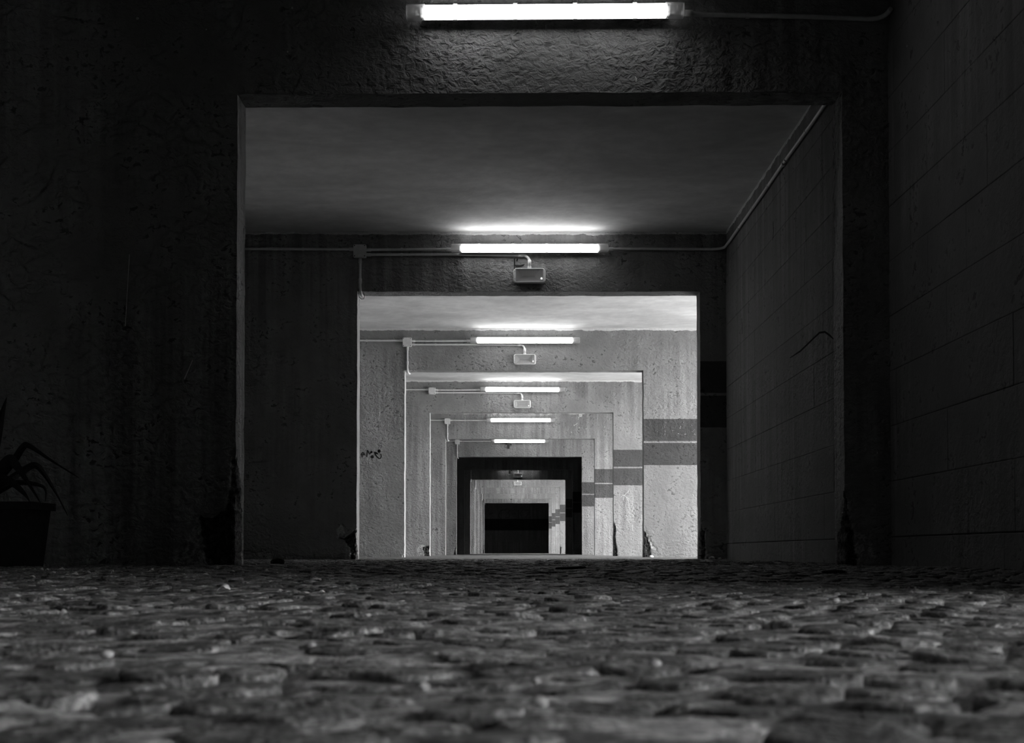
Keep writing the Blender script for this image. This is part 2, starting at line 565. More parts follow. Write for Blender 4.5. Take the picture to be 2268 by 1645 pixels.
tag(o, 'dark end wall with a black painted band, beyond the last portal', 'wall', kind='structure')
END_WALL = o
o = MB().box(XL - .3, XO + .2, Y_BACK - .2, Y_BACK, -.06, CEIL + .01).build('wall_back', M['wall'])
tag(o, 'plastered wall closing the corridor behind the camera', 'wall', kind='structure')

FLOOR_SPLIT = YW(2) + 0.6
def undul(x, y):
    return (0.0050 * noise.noise(Vector((x * 2.3, y * 1.5, 3.3))) + 0.0035 * noise.noise(Vector((x * 6.0, y * 5.0, 8.1))))
def soil_z(x, y):
    h = noise.noise(Vector((x * 17, y * 17, 1.7))) + .35 * noise.noise(Vector((x * 45, y * 45, 4.7)))
    t = max(0.0, min(1.0, (h - .06) / .22))
    return undul(x, y) - 0.0010 - 0.0075 * t * t * (3 - 2 * t) + 0.0012 * noise.noise(Vector((x * 60, y * 60, 9.7)))
def soil_grid(mb, xa, xb, ya, yb, st):
    nx, ny = max(1, int((xb - xa) / st)), max(1, int((yb - ya) / st))
    vs_ = [(xa + (xb-xa)*i/nx, ya + (yb-ya)*j/ny, 0) for j in range(ny + 1) for i in range(nx + 1)]
    vs_ = [(p[0], p[1], soil_z(p[0], p[1])) for p in vs_]
    mb.add(vs_, [(j*(nx+1)+i, j*(nx+1)+i+1, (j+1)*(nx+1)+i+1, (j+1)*(nx+1)+i) for j in range(ny) for i in range(nx)])
mb = MB().box(XL - .3, XO + .2, Y_BACK - .2, FLOOR_SPLIT, -.25, -.03)
soil_grid(mb, -.75, .75, .25, 1.5, .0095)
soil_grid(mb, -1.45, 1.30, 1.5, 3.0, .014)
soil_grid(mb, XL, XO, 3.0, FLOOR_SPLIT, .06)
soil_grid(mb, XL, -1.45, .25, 3.0, .08); soil_grid(mb, 1.30, XO, .25, 3.0, .08)
soil_grid(mb, -1.45, -.75, .25, 1.5, .06); soil_grid(mb, .75, 1.30, .25, 1.5, .06)
soil_grid(mb, XL, XO, Y_BACK, .25, .15)
floor = mb.build('floor', M['soil'], None, True)
tag(floor, 'rough stone-paved corridor floor running from the camera to the portals', 'floor', kind='structure')
o = MB().box(XL - .3, XO + .2, FLOOR_SPLIT, Y_END + .3, -.25, 0.0).build('floor', M['far_paving'])
tag(o, 'distant stretch of stone-paved floor beyond the second portal', 'floor', kind='structure')
o = MB().box(XO + .2, 40, -40, 110, -.40, -.02).build('ground_outside', M['outside'])
tag(o, 'pale concrete yard outside the open bays on the right', 'ground', kind='structure')

# right wall, bay by bay
blk_mesh = {}
def block_mesh(L, H):
    key = (round(L, 3), round(H, 3))
    if key not in blk_mesh:
        g = 0.0014 if H > .2 else .007; ch = 0.003; d = 0.03; gy = 0.0003
        rings = []
        for (ins, xx) in ((0, d), (0, ch * .6), (ch, 0.0)):
            iy = gy / 2 + ins * .12
            rings.append([(xx, iy, g/2 + ins), (xx, L - iy, g/2 + ins), (xx, L - iy, H - g/2 - ins), (xx, iy, H - g/2 - ins)])
        mb = MB().loft(rings, True, True)
        tmp = mb.build('block', M['block'])
        blk_mesh[key] = tmp.data
        bpy.data.objects.remove(tmp)
    return blk_mesh[key]

def right_wall(n):
    ya, yb = YW(n - 1) + T, YW(n)
    if n == -1: ya = Y_BACK
    if n in OPEN_BAYS:
        mb = MB()
        oa, ob = ya + 0.25, yb - 0.25
        hd = 2.40  # openings out of view; sizes below are set to steer the daylight
        if n == 0: oa, hd = yb - 2.95, 1.60
        if n in (6, 12): oa = yb - 2.95
        if n == 3: oa = ya + 1.7
        mb.box(XO, XO + .2, ya - .1, oa, -.06, CEIL + .01)
        mb.box(XO, XO + .2, ob, yb + .1, -.06, CEIL + .01)
        mb.box(XO, XO + .2, oa, ob, hd, CEIL + .01)
        o = mb.build('wall_right', M['wall'])
        lab = 'right-hand wall with wide daylight opening, bay before the ' + ORD[n]
    else:
        o = MB().box(XR + .012, XR + .2, ya - .1, yb + .1, -.06, CEIL + .01).build('wall_right', M['block'])
        lab = 'right-hand rendered block wall in the bay before the ' + ORD.get(n, 'dark end wall')
        if n in (1, 2):
            courses = [(-.03, .135)] + [(.135 + .258 * i, .135 + .258 * (i + 1)) for i in range(10)] + [(2.715, 2.73)]
            rr = random.Random(40 + n)
            for ci, (z0, z1) in enumerate(courses):
                y = ya - (0.3 if ci % 2 else 0.05)
                while y < yb:
                    L = 0.5 if ci else 0.84
                    b = bpy.data.objects.new('block', block_mesh(L, z1 - z0))
                    COL.objects.link(b)
                    b.parent = o
                    b.location = (XR + rr.uniform(-.0010, .0008), y, z0)
                    y += L
    tag(o, lab, 'wall', kind='structure')
    return o
RW = {n: right_wall(n) for n in range(-1, 14)}

# ------------------------------------------------------------------ paving: single setts
def sett_template(seed, rich):
    rr = random.Random(seed)
    N = 8
    ang = [2 * math.pi * (k + .5) / N for k in range(N)]
    base = []
    for a in ang:
        c, s_ = math.cos(a), math.sin(a)
        p = 4.5
        r = (abs(c) ** p + abs(s_) ** p) ** (-1 / p)
        base.append((r * c * rr.uniform(.90, 1.03), r * s_ * rr.uniform(.90, 1.03)))
    prof = ((.72, 1.0), (.93, .90), (.99, .35), (1.0, -3.0)) if rich else ((.84, 1.0), (.985, .60), (1.0, -2.0))
    vs = [(rr.uniform(-.1, .1), rr.uniform(-.1, .1), 1.0 + rr.uniform(-.15, .15))] if rich else []
    for sc, zz in prof:
        for (bx, by) in base:
            vs.append((bx * sc, by * sc, zz + (rr.uniform(-.22, .22) if zz == 1.0 else rr.uniform(-.06, .06))))
    fs = []
    off = 1 if rich else 0
    if rich:
        for k in range(N): fs.append((0, 1 + k, 1 + (k + 1) % N))
    else:
        fs.append(tuple(range(N)))
    for i in range(len(prof) - 1):
        for k in range(N):
            a, b = off + i*N + k, off + i*N + (k + 1) % N
            fs.append((a, a + N, b + N, b))
    return vs, fs

HS = 0.0262      # half size of a sett
ROT = math.radians(68)
cr, sr = math.cos(ROT), math.sin(ROT)
rr = random.Random(5)
setts = []
pitch = 0.0545
for a in range(-300, 301):
    for b in range(-300, 301):
        u = (a + (0.5 if b % 2 else 0)) * pitch
        v = b * pitch
        x = u * cr - v * sr
        y = 6.0 + u * sr + v * cr
        if y < 0.12 or y > FLOOR_SPLIT - .03 or x < XL + .02 or x > (XR if y > Y1 - S + T else XO) - .03: continue
        if abs(x) > 0.50 * y + 0.55: continue
        w = 0.010 * noise.noise(Vector((x * 1.3, y * 1.3, 2.0)))
        x += rr.uniform(-.007, .007) + w; y += rr.uniform(-.007, .007) - w
        rz = ROT + rr.uniform(-.30, .30) + 0.35 * noise.noise(Vector((x * .9, y * .9, 7.0))) + rr.choice((0, 1, 2, 3)) * math.pi / 2
        sx, sy = HS * rr.uniform(.74, 1.10), HS * rr.uniform(.74, 1.10)
        hz = 0.0034 * rr.uniform(.75, 1.35)
        z = undul(x, y) + rr.gauss(0, .0014) - 0.0034
        tx, ty = rr.gauss(0, .045), rr.gauss(0, .045)
        setts.append((x, y, z, rz, sx, sy, hz, tx, ty))
def in_frame(s):
    return abs(s[0]) < 0.3685 * s[1] + 0.05 and s[1] > 0.40
seen = sorted([s for s in setts if in_frame(s)], key=lambda s: s[1])[:298]
seen_set = set(seen)
rich_meshes = []
for k in range(14):
    vs_, fs_ = sett_template(100 + k, True)
    t_ = MB().add(vs_, fs_).build('cobblestone', M['stone'], smooth=True)
    rich_meshes.append(t_.data); bpy.data.objects.remove(t_)
for i, s in enumerate(seen):
    c = bpy.data.objects.new('cobblestone', rich_meshes[i % 14])
    COL.objects.link(c)
    c.parent = floor
    c.location = s[:3]; c.rotation_euler = (s[7], s[8], s[3]); c.scale = (s[4], s[5], s[6])
# the many smaller-looking setts beyond (and beside) them, still real stones, joined
tmpl = [sett_template(300 + k, False) for k in range(12)]
VV, FF = [], []
for i, s in enumerate(setts):
    if s in seen_set: continue
    vs_, fs_ = tmpl[i % 12]
    c_, s_ = math.cos(s[3]), math.sin(s[3])
    b = len(VV)
    for (px, py, pz) in vs_:
        lx, ly, lz = px * s[4], py * s[5], pz * s[6]
        VV.append((s[0] + lx * c_ - ly * s_, s[1] + lx * s_ + ly * c_, s[2] + lz + lx * s[8] + ly * s[7]))
    FF += [tuple(b + q for q in f) for f in fs_]
me = bpy.data.meshes.new('cobblestone_paving')
me.from_pydata(VV, [], FF)
me.polygons.foreach_set('use_smooth', [True] * len(me.polygons))
me.materials.append(M['stone_many'])
pav = bpy.data.objects.new('cobblestone_paving', me)
COL.objects.link(pav)
pav.parent = floor
pav['kind'] = 'stuff'

# ------------------------------------------------------------------ fluorescent fixtures
LAMP_Z = 2.575
def make_lamp():
    root = empty('tube_light', (0, 0, 0))
    yc = -0.056
    R = 0.0335
    hl = 0.567
    # lit diffuser
    MB().tube([(-hl, yc, 0), (-hl + .006, yc, 0), (hl - .006, yc, 0), (hl, yc, 0)], [R * .9, R, R, R * .9], 28).build('diffuser_tube', M['tube'], root, 'auto')
    # grey tray behind the tube, and the two feet that hold it off the wall
    rings = []
    for x in (-hl - .01, hl + .01):
        rg = []
        for k in range(13):
            a = math.radians(-90 + 180 * k / 12)
            rg.append((x, yc + 0.0365 * math.cos(a), 0.0365 * math.sin(a)))
        for k in range(13):
            a = math.radians(90 - 180 * k / 12)
            rg.append((x, yc + 0.0345 * math.cos(a), 0.0345 * math.sin(a)))
        rings.append(rg)
    MB().loft(rings).build('backing_tray', M['tray'], root, 'auto')
    for sx in (-.36, .36):
        MB().box(sx - .02, sx + .02, -.020, 0, -.016, .016).build('mounting_foot', M['tray'], root)
    # clear end caps with the sockets inside
    for sgn in (-1, 1):
        prof = rrect(.070, .070, .022, 5)
        rings = []
        for (xx, sc) in ((hl - .004, 1.0), (.640, 1.0), (.648, .95), (.651, .80)):
            rings.append([(sgn * xx, yc + p[0] * sc, p[1] * sc) for p in prof])
        cap = MB().loft(rings).build('end_cap', M['cap'], root, 'auto')
        mb = MB()
        mb.box(sgn * .575 - .008, sgn * .575 + .008, yc - .020, yc + .028, -.017, .017)
        mb.tube([(sgn * .583, yc, 0), (sgn * .606, yc, 0)], .013, 14)
        mb.box(sgn * .622 - .006, sgn * .622 + .006, yc - .022, yc - .012, -.006, .018)
        mb.build('lamp_socket', M['socket'], cap)
    for sx in (-.42, -.14, .14, .42):
        for sz in (-1, 1):
            MB().box(sx - .010, sx + .010, yc - .008, yc + .012, sz * .0365 - .003, sz * .0365 + .003).build('clip', M['tray'], root)
    return root
lamp0 = make_lamp()
LAMPS_ON = (0, 1, 2, 3, 4, 5, 6, 8, 9, 10, 11, 12)
LAMP_LABEL = {0: 'lit fluorescent tube on the portal over the camera', 1: 'largest lit fluorescent tube, at the top edge on the nearest portal',
  2: 'lit fluorescent tube on the second portal, above the biggest emergency light', 3: 'lit fluorescent tube on the third portal',
  4: 'lit fluorescent tube on the fourth portal, above the smallest of the near emergency lights', 5: 'lit fluorescent tube on the fifth portal, with no emergency light below',
  6: 'smallest visible lit fluorescent tube, on the sixth portal above a dark bracket', 8: 'lit fluorescent tube glowing behind the lintel on the dark eighth portal',
  9: 'lit fluorescent tube hidden by the lintel, on the ninth portal', 10: 'lit fluorescent tube hidden by the lintel, on the tenth portal',
  11: 'lit fluorescent tube hidden by the lintel, on the eleventh portal', 12: 'lit fluorescent tube hidden by the lintel, on the last portal'}
for i, n in enumerate(LAMPS_ON):
    o = lamp0 if i == 0 else copy_tree(lamp0)
    o.location = (wx(n, 1207.5) if n == 1 else 0.132, YW(n) + .001, wz(1, 24) if n == 1 else LAMP_Z)
    o.rotation_euler = (0, -0.0075, 0) if n == 1 else (0, 0.004 if n == 4 else 0, 0)
    tag(o, LAMP_LABEL[n], 'light', 'fluorescent tubes on the portal walls')

# ------------------------------------------------------------------ junction boxes, conduits, emergency lights
def make_jbox():
    root = empty('junction_box', (0, 0, 0))
    pr = rrect(.106, .108, .010, 4)
    MB().loft([[(p[0], 0, p[1]) for p in pr], [(p[0], -.040, p[1]) for p in pr], [(p[0]*.97, -.043, p[1]*.97) for p in pr]]).build('body', M['box'], root, 'auto')
    pr = rrect(.104, .106, .010, 4)
    lid = MB().loft([[(p[0], -.0432, p[1]) for p in pr], [(p[0], -.050, p[1]) for p in pr], [(p[0]*.96, -.0525, p[1]*.96) for p in pr]]).build('lid', M['box'], root, 'auto')
    for sx in (-1, 1):
        for sz in (-1, 1):
            MB().tube([(sx*.042, -.0522, sz*.043), (sx*.042, -.0535, sz*.043)], .005, 8).build('screw', M['screw'], lid)
    return root
jb0 = make_jbox()
JX = {2: -1.277, 3: -1.268, 4: -1.268, 5: -1.270, 6: -1.285, 8: -1.277, 9: -1.277, 11: -1.285, 12: -1.285}
JZ = 2.556
first = True
for n in (2, 3, 4, 5, 6):
    o = jb0 if first else copy_tree(jb0)
    first = False
    o.location = (JX[n], YW(n) + .002, JZ)
    tag(o, 'square grey junction box left of the tube on the ' + ORD[n], 'junction box', 'junction boxes on the portal walls')

CR = 0.0112
def arc(p0, p1, p2, k=6):
    """quadratic bend from p0 to p2 with corner p1"""
    p0, p1, p2 = Vector(p0), Vector(p1), Vector(p2)
    return [tuple(p0 * (1-t)**2 + p1 * 2*t*(1-t) + p2 * t*t) for t in [i / k for i in range(k + 1)]]

def conduit(pts, label, clips=(), sleeves=(), group='grey plastic conduits'):
    root_pt = Vector(pts[0])
    e = empty('conduit', root_pt)
    rel = [Vector(p) - root_pt for p in pts]
    MB().tube(rel, CR, 12).build('pipe', M['pvc'], e, 'auto')
    for (c, d) in clips:       # saddle clips: centre and direction of the pipe
        c = Vector(c) - root_pt; d = Vector(d)
        MB().tube([c - d * .008, c + d * .008], CR + .0035, 12).build('saddle_clip', M['pvc'], e, 'auto')
    for (c, d) in sleeves:
        c = Vector(c) - root_pt; d = Vector(d)
        MB().tube([c - d * .022, c - d * .018, c + d * .018, c + d * .022], [CR + .001, CR + .004, CR + .004, CR + .001], 12).build('sleeve', M['pvc'], e, 'auto')
    tag(e, label, 'conduit', group)
    return e
X_ = (1, 0, 0); Z_ = (0, 0, 1); Y_ = (0, 1, 0)
for n in (2, 3, 4, 5, 6):
    y = YW(n) - CR - .004
    jx = JX[n]
    zA = JZ + .020
    nm = ORD[n]
    # from the left, behind the wall edge, to the box
    conduit([(XL + .1, y, zA), (-2.1, y, zA + .002), (jx - .052, y, zA)], 'conduit running left from the junction box on the ' + nm,
            [((-1.75, y, zA + .001), X_)], [((jx - .07, y, zA), X_)])
    lampL = 0.132 - .652
    if n in (2, 3, 4):
        zu = JZ + .015
        conduit([(jx + .052, y, zu), (lampL + .02, y - .012, LAMP_Z - .003)], 'upper conduit from the junction box to the tube on the ' + nm,
                [((-.93, y - .004, zu + .002), X_)], [((jx + .072, y, zu), X_), ((lampL - .02, y - .012, LAMP_Z - .004), X_)])
        zl = JZ - .026
        zb = 2.526
        xe = .130
        top = 2.438
        pts = [(jx + .052, y, zl), (-.5, y, zb + .004), (xe - .085, y, zb)] + arc((xe - .065, y, zb), (xe, y, zb), (xe, y - .012, zb - .068), 7) + [(xe, y - .018, top)]
        conduit(pts, 'lower bent conduit from the junction box to the emergency light on the ' + nm,
                [((-.93, y, zl), X_)], [((jx + .072, y, zl), X_), ((xe - .075, y, zb), X_), ((xe, y - .016, top + .022), Z_)])
    else:
        conduit([(jx + .052, y, zA), (lampL + .02, y - .012, LAMP_Z - .003)], 'conduit from the junction box to the tube on the ' + nm,
                [((-.93, y - .004, zA), X_)], [((jx + .072, y, zA), X_), ((lampL - .02, y - .012, LAMP_Z - .004), X_)])
    if n != 4:
        xv = jx + .002
        pts = [(xv, y, JZ - .052), (xv, y, OT + .055)] + arc((xv, y, OT + .04), (xv, y, OT - .045), (xv + .022, YW(n) + .085, OT - .030), 7)
        conduit(pts, 'vertical conduit dropping from the junction box into the opening corner of the ' + nm, [], [((xv, y, JZ - .075), Z_), ((xv, y, OT + .085), Z_)])
        if n == 2:
            e = empty('cable_loop', (xv, y, OT))
            pts = [(-.012, -.006, .02), (-.014, -.004, -.02), (-.006, .004, -.05), (.012, .008, -.064), (.030, .012, -.060), (.034, .016, -.040), (.026, .03, -.012), (.02, .05, .0)]
            MB().tube([Vector(p) for p in pts], .0028, 8).build('cable', M['dark'], e, True)
            tag(e, 'thin dark cable looping out of the conduit at the second portal corner', 'cable')
for n in (8, 9, 11, 12):      # portals deep in the corridor where only the drop shows
    y = YW(n) - CR - .004
    xv = JX[n]
    conduit([(xv, y, 2.55), (xv, y, OT + .02), (xv, y + .06, OT - .06)], 'vertical conduit stub at the opening corner of the ' + ORD[n])
# conduit from the nearest tube to the right wall
y = YW(1) - CR - .004
conduit([(wx(1, 1512), y - .02, wz(1, 23)), (wx(1, 1560), y - .004, wz(1, 24)), (wx(1, 1800), y, wz(1, 28)), (wx(1, 1925), y, wz(1, 33))] +
        arc((wx(1, 1940), y, wz(1, 33)), (wx(1, 1966), y - .01, wz(1, 33)), (wx(1, 1968), y - .09, wz(1, 27)), 5),
        'dim conduit running right from the tube on the nearest portal', [((wx(1, 1660), y, wz(1, 25.5)), X_)], [((wx(1, 1526), y - .018, wz(1, 23)), X_)])
# conduit along the right wall of the second bay
y = YW(2) - CR - .004
xr = XR - CR - .006
zc = 2.576
ya = YW(1) + T
clips = [((xr, yy, zc), Y_) for yy in [ya + .3 + .62 * i for i in range(7)]]
conduit([(0.132 + .63, y - .018, LAMP_Z), (1.0, y, zc + .002), (xr - .13, y, zc)] + arc((xr - .10, y, zc), (xr, y, zc + .002), (xr, y - .10, zc + .006), 6) +
        [(xr, yy, zc + .004 * math.sin(yy * 3)) for yy in [y - .3, y - 1.0, y - 1.8, y - 2.6, y - 3.4, ya + .02]],
        'long conduit from the second tube turning along the right block wall', clips, [((.132 + .672, y - .014, LAMP_Z), X_), ((xr, ya + 2.25, zc), Y_)])

def make_emergency():
    root = empty('emergency_light', (0, 0, 0))
    W, H, D = .266, .124, .052
    pr = rrect(W, H, .026, 6)
    def ring(sc_x, sc_z, y, r=None):
        return [(p[0] * sc_x, y, p[1] * sc_z) for p in pr]
    MB().loft([ring(.97, .95, 0), ring(1, 1, -.006), ring(1, 1, -.030), ring(.985, .97, -.034)], True, False).build('back_housing', M['housing'], root, 'auto')
    # front frame with a rim around the window
    inn = [(max(-.112, min(.112, p[0] * .90)), max(-.052, min(.052, p[1] * .92))) for p in pr]
    MB().loft([ring(.985, .97, -.0345), ring(.985, .97, -.046), ring(.965, .93, -.052), [(p[0], -.052, p[1]) for p in inn], [(p[0], -.047, p[1]) for p in inn]], False, False).build('front_frame', M['housing'], root, 'auto')
    # reflector: four sloping sides round a low back
    fr = [(-.108, -.051), (.090, -.051), (.090, .051), (-.108, .051)]
    bk = [(-.062, -.010), (.048, -.010), (.048, .012), (-.062, .012)]
    MB().loft([[(p[0], -.045, p[1]) for p in fr], [(p[0], -.014, p[1]) for p in bk]], False, True).build('reflector', M['reflector'], root)
    MB().box(.090, .112, -.046, -.030, -.051, .051).build('side_panel', M['housing'], root)
    MB().tube([(-.055, -.024, .0), (.042, -.024, .0)], .005, 10).build('inner_tube', M['housing'], root, 'auto')
    MB().box(-.112, .112, -.0500, -.0488, -.052, .052).build('lens', M['lens'], root)
    MB().tube([(.099, -.046, -.026), (.099, -.0525, -.026)], .0055, 10).build('indicator', M['led'], root, 'auto')
    MB().tube([(0, -.020, .058), (0, -.020, .066), (0, -.020, .084)], [.017, .0165, .0145], 14).build('cable_gland', M['housing'], root, 'auto')
    for sx in (-.118, -.118):
        pass
    for sz in (-.030, .030):
        MB().tube([(-.121, -.0515, sz), (-.121, -.0530, sz)], .003, 8).build('screw', M['screw'], root)
    return root
em0 = make_emergency()
EL = {2: 'biggest white emergency light, below the tube on the second portal', 3: 'emergency light below the tube on the third portal',
      4: 'pale emergency light below the tube on the fourth portal', 8: 'tiny dim emergency light on the dark eighth portal',
      9: 'tiny bright emergency light on the ninth portal'}
for i, n in enumerate((2, 3, 4, 8, 9)):
    o = em0 if i == 0 else copy_tree(em0)
    o.location = (0.130, YW(n) + .002, 2.352)
    tag(o, EL[n], 'light', 'emergency lights under the tubes')
for n in (8, 9):
    y = YW(n) - CR - .004
    conduit([(.0, y, 2.526)] + arc((.065, y, 2.526), (.130, y, 2.526), (.130, y - .012, 2.468), 6) + [(.130, y - .016, 2.440)], 'short bent conduit above the tiny emergency light on the ' + ORD[n])

def make_bracket():
    root = empty('wall_bracket', (0, 0, 0))
    pr = rrect(.052, .165, .008, 3)
    MB().loft([[(p[0], 0, p[1]) for p in pr], [(p[0], -.036, p[1]) for p in pr], [(p[0]*.9, -.040, p[1]*.96) for p in pr]]).build('plate', M['dark'], root, 'auto')
    MB().tube([(.02, -.022, .022), (.048, -.024, .020)], .014, 12).build('arm', M['dark'], root, 'auto')
    MB().tube([(.040, -.026, .018), (.050, -.026, .018), (.070, -.026, .017), (.076, -.026, .017)], [.018, .026, .026, .016], 14).build('knob', M['dark'], root, 'auto')
    return root
br0 = make_bracket()
for i, n in enumerate((6, 8, 12)):
    o = br0 if i == 0 else copy_tree(br0)
    o.location = (wx(6, 1126), YW(n) + .002, 2.490 if n != 12 else 2.46)
    tag(o, 'small dark bracket with a round knob, on the ' + ORD[n], 'bracket', 'dark brackets on the portal lintels')

# dark torn patch left behind the emergency light of the second portal
def flat_strokes(name, n, strokes, width, mat, to_world, parent, lift=.0025, wvar=.2):
    mb = MB()
    rs = random.Random(len(strokes) * 7 + int(n))
    for st in strokes:
        w = width
        if isinstance(st, tuple) and isinstance(st[0], (int, float)) and len(st) == 3:      # a dot: px, py, radius factor
            x, z = to_world(st[0], st[1]); r = width * st[2]
            k = 10
            ring = [(x + r * math.cos(2*math.pi*i/k) * rs.uniform(.8, 1.1), YW(n) - lift, z + r * math.sin(2*math.pi*i/k) * rs.uniform(.8, 1.15)) for i in range(k)]
            mb.loft([[(p[0], YW(n) + .004, p[2]) for p in ring], ring])
            continue
        pts = [to_world(*p) for p in st]
        L, Rr = [], []
        for i, p in enumerate(pts):
            a = pts[max(0, i-1)]; b = pts[min(len(pts)-1, i+1)]
            dx, dz = b[0]-a[0], b[1]-a[1]
            l = math.hypot(dx, dz) or 1
            ww = w * rs.uniform(1 - wvar, 1 + wvar) * .5
            L.append((p[0] - dz/l*ww, p[1] + dx/l*ww)); Rr.append((p[0] + dz/l*ww, p[1] - dx/l*ww))
        for i in range(len(pts)-1):
            q = [L[i], L[i+1], Rr[i+1], Rr[i]]
            mb.loft([[(c[0], YW(n) + .004, c[1]) for c in q], [(c[0], YW(n) - lift, c[1]) for c in q]])
    return mb.build(name, mat, parent)

cw = lambda n, ox, oy, k: (lambda a, b: (wx(n, ox + a / k), wz(n, oy + b / k)))
# marker scribble on the left pier of the third portal
g = cw(3, 780, 940, 12.6)
flat_strokes('graffiti', 3, [
    [(238, 858), (262, 800), (290, 778), (318, 800), (342, 856)], [(262, 830), (320, 838)], [(272, 850), (272, 905)],
    [(418, 708), (412, 770), (404, 900)], [(418, 712), (455, 780), (488, 818), (515, 775), (545, 745)],
    (532, 765, 1.0), (560, 902, 1.4), [(612, 762), (640, 830), (690, 900), (745, 945), (780, 942), (806, 895), (804, 850), (788, 812)],
    [(612, 765), (660, 780), (718, 822)], [(640, 800), (700, 812)], (745, 738, 1.5), [(712, 722), (775, 745)]], .0145, M['ink'], g, WALL[3])
flat_strokes('graffiti', 3, [[(822, 556), (790, 590), (818, 612), (792, 640), (800, 660)], [(760, 500), (800, 520), (830, 500)]], .006, M['ink'], g, WALL[3])
# scratched marks in the painted band of the third portal
g = cw(3, 1420, 900, 10.96)
def dotted(pts, step, r):
    out = []
    rs = random.Random(len(pts) + int(pts[0][0]))
    for (a, b) in zip(pts, pts[1:]):
        d = math.hypot(b[0]-a[0], b[1]-a[1]); k = max(1, int(d / step))
        for i in range(k):
            if rs.random() < .5:
                t = i / k
                out.append((a[0] + (b[0]-a[0])*t + rs.uniform(-6, 6), a[1] + (b[1]-a[1])*t + rs.uniform(-6, 6), r * rs.uniform(.3, 1.0)))
    return out
flat_strokes('scratched_mark', 3, dotted([(605, 370), (600, 420), (575, 520), (590, 640), (580, 710)], 16, 1) + dotted([(670, 578), (800, 585)], 14, .8) +
             dotted([(1035, 385), (985, 455), (945, 530)], 12, 1.1) + dotted([(880, 630), (960, 680), (1020, 688), (1135, 640)], 12, 1.0) +
             dotted([(1220, 445), (1280, 480)], 14, .8) + dotted([(1310, 555), (1250, 600), (1320, 680), (1270, 680)], 14, .9) + dotted([(230, 652), (380, 612), (455, 575)], 20, .6) +
             dotted([(585, 1332), (640, 1334)], 8, .7), .0032, M['chalk'], g, WALL[3])
# chalk marks on the right pier of the fourth portal
g = cw(4, 1150, 820, 3.738)
flat_strokes('chalk_mark', 4, [[(842, 1045), (875, 1030), (905, 1000)], [(870, 1035), (912, 1065)], [(880, 1040), (905, 1082)], [(868, 1038), (862, 1075)], [(935, 1280), (940, 1330)]], .0055, M['chalk'], g, WALL[4])
# white splash on the lintel of the fifth portal
g = cw(5, 1050, 830, 7.56)
flat_strokes('paint_splash', 5, [(1785, 668, 4.6), [(1772, 690), (1755, 712), (1742, 745)], (1755, 705, 1.6), (1680, 840, 1.6), [(1670, 846), (1702, 826), (1740, 800)], (1712, 822, 1.1), (1765, 880, 1.0), (1632, 958, 1.2), (1880, 898, .8), (2190, 868, 1.0), (1640, 700, .6), (1945, 1022, .7)], .0085, M['chalk'], g, WALL[5])
g = cw(5, 1050, 830, 7.56)
# scrawl on the dark end wall
g = cw(13, 990, 980, 6.33)
flat_strokes('graffiti', 13, [[(590, 1000), (650, 985)], [(790, 935), (745, 965), (725, 1010), (735, 1050), (760, 1066)], [(800, 945), (850, 930), (885, 955), (850, 985), (885, 1010), (870, 1050), (815, 1050)],
             [(910, 1000), (960, 995)], [(1000, 945), (1005, 1060)], [(1060, 940), (1030, 985), (1050, 1055)], [(1090, 950), (1150, 945), (1160, 980), (1095, 1050), (1180, 1045)]], .05, M['faint'], g, END_WALL)
# torn black patch beside the gland of the biggest emergency light
g = cw(2, 1060, 500, 7.56)
flat_strokes('torn_patch', 2, [[(600, 522), (602, 560), (604, 640), (600, 715)], [(610, 635), (690, 640), (770, 620)], [(620, 660), (700, 660), (755, 640)], [(650, 525), (640, 570)], (1115, 605, .45), (1142, 664, .35)], .0085, M['ink'], g, WALL[2], .0012, .35)

# scratches on the nearest portal, smears and a crack on the block wall of the second bay
g = lambda a, b: (wx(1, a), wz(1, b))
flat_strokes('scratched_mark', 1, [[(424, 796), (416, 815), (406, 838)], (489, 590, .8), (493, 601, .6), [(282, 560), (278, 640), (274, 720)]], .0035, M['chalk'], g, WALL[1], .0008)
flat_strokes('scratched_mark', 1, [[(1409, 160), (1412, 166), (1411, 172)], (296, 29, 1.2), (450, 54, .7), (632, 104, .8), (642, 5, .9)], .006, M['chalk'], g, WALL[1], .0008)
def wall_strokes(name, strokes, width, mat, parent):
    mb = MB()
    for st in strokes:
        pts = []
        for (a, b) in st:
            yy = XR * F_PX / (a - VPX)
            pts.append(Vector((XR - .0016, yy, CAM_H + (VPY - b) * yy / F_PX)))
        rings = []
        for i, p in enumerate(pts):
            t = (pts[min(i+1, len(pts)-1)] - pts[max(i-1, 0)]).normalized()
            w = t.cross(Vector((1, 0, 0))).normalized() * width * .5 * (.35 if i in (0, len(pts) - 1) else 1)
            rings.append([p - w, p + w, p + w + Vector((.006, 0, 0)), p - w + Vector((.006, 0, 0))])
        mb.loft(rings)
    return mb.build(name, mat, parent)
wall_strokes('crack', [[(1752, 791), (1775, 776), (1800, 752), (1818, 735), (1830, 733), (1842, 742), (1850, 750)]], .011, M['matte'], RW[2])
wall_strokes('stain', [[(1716, 486), (1717, 505), (1715, 528)], [(1645, 703), (1646, 718), (1646, 738)]], .012, M['matte'], RW[2])
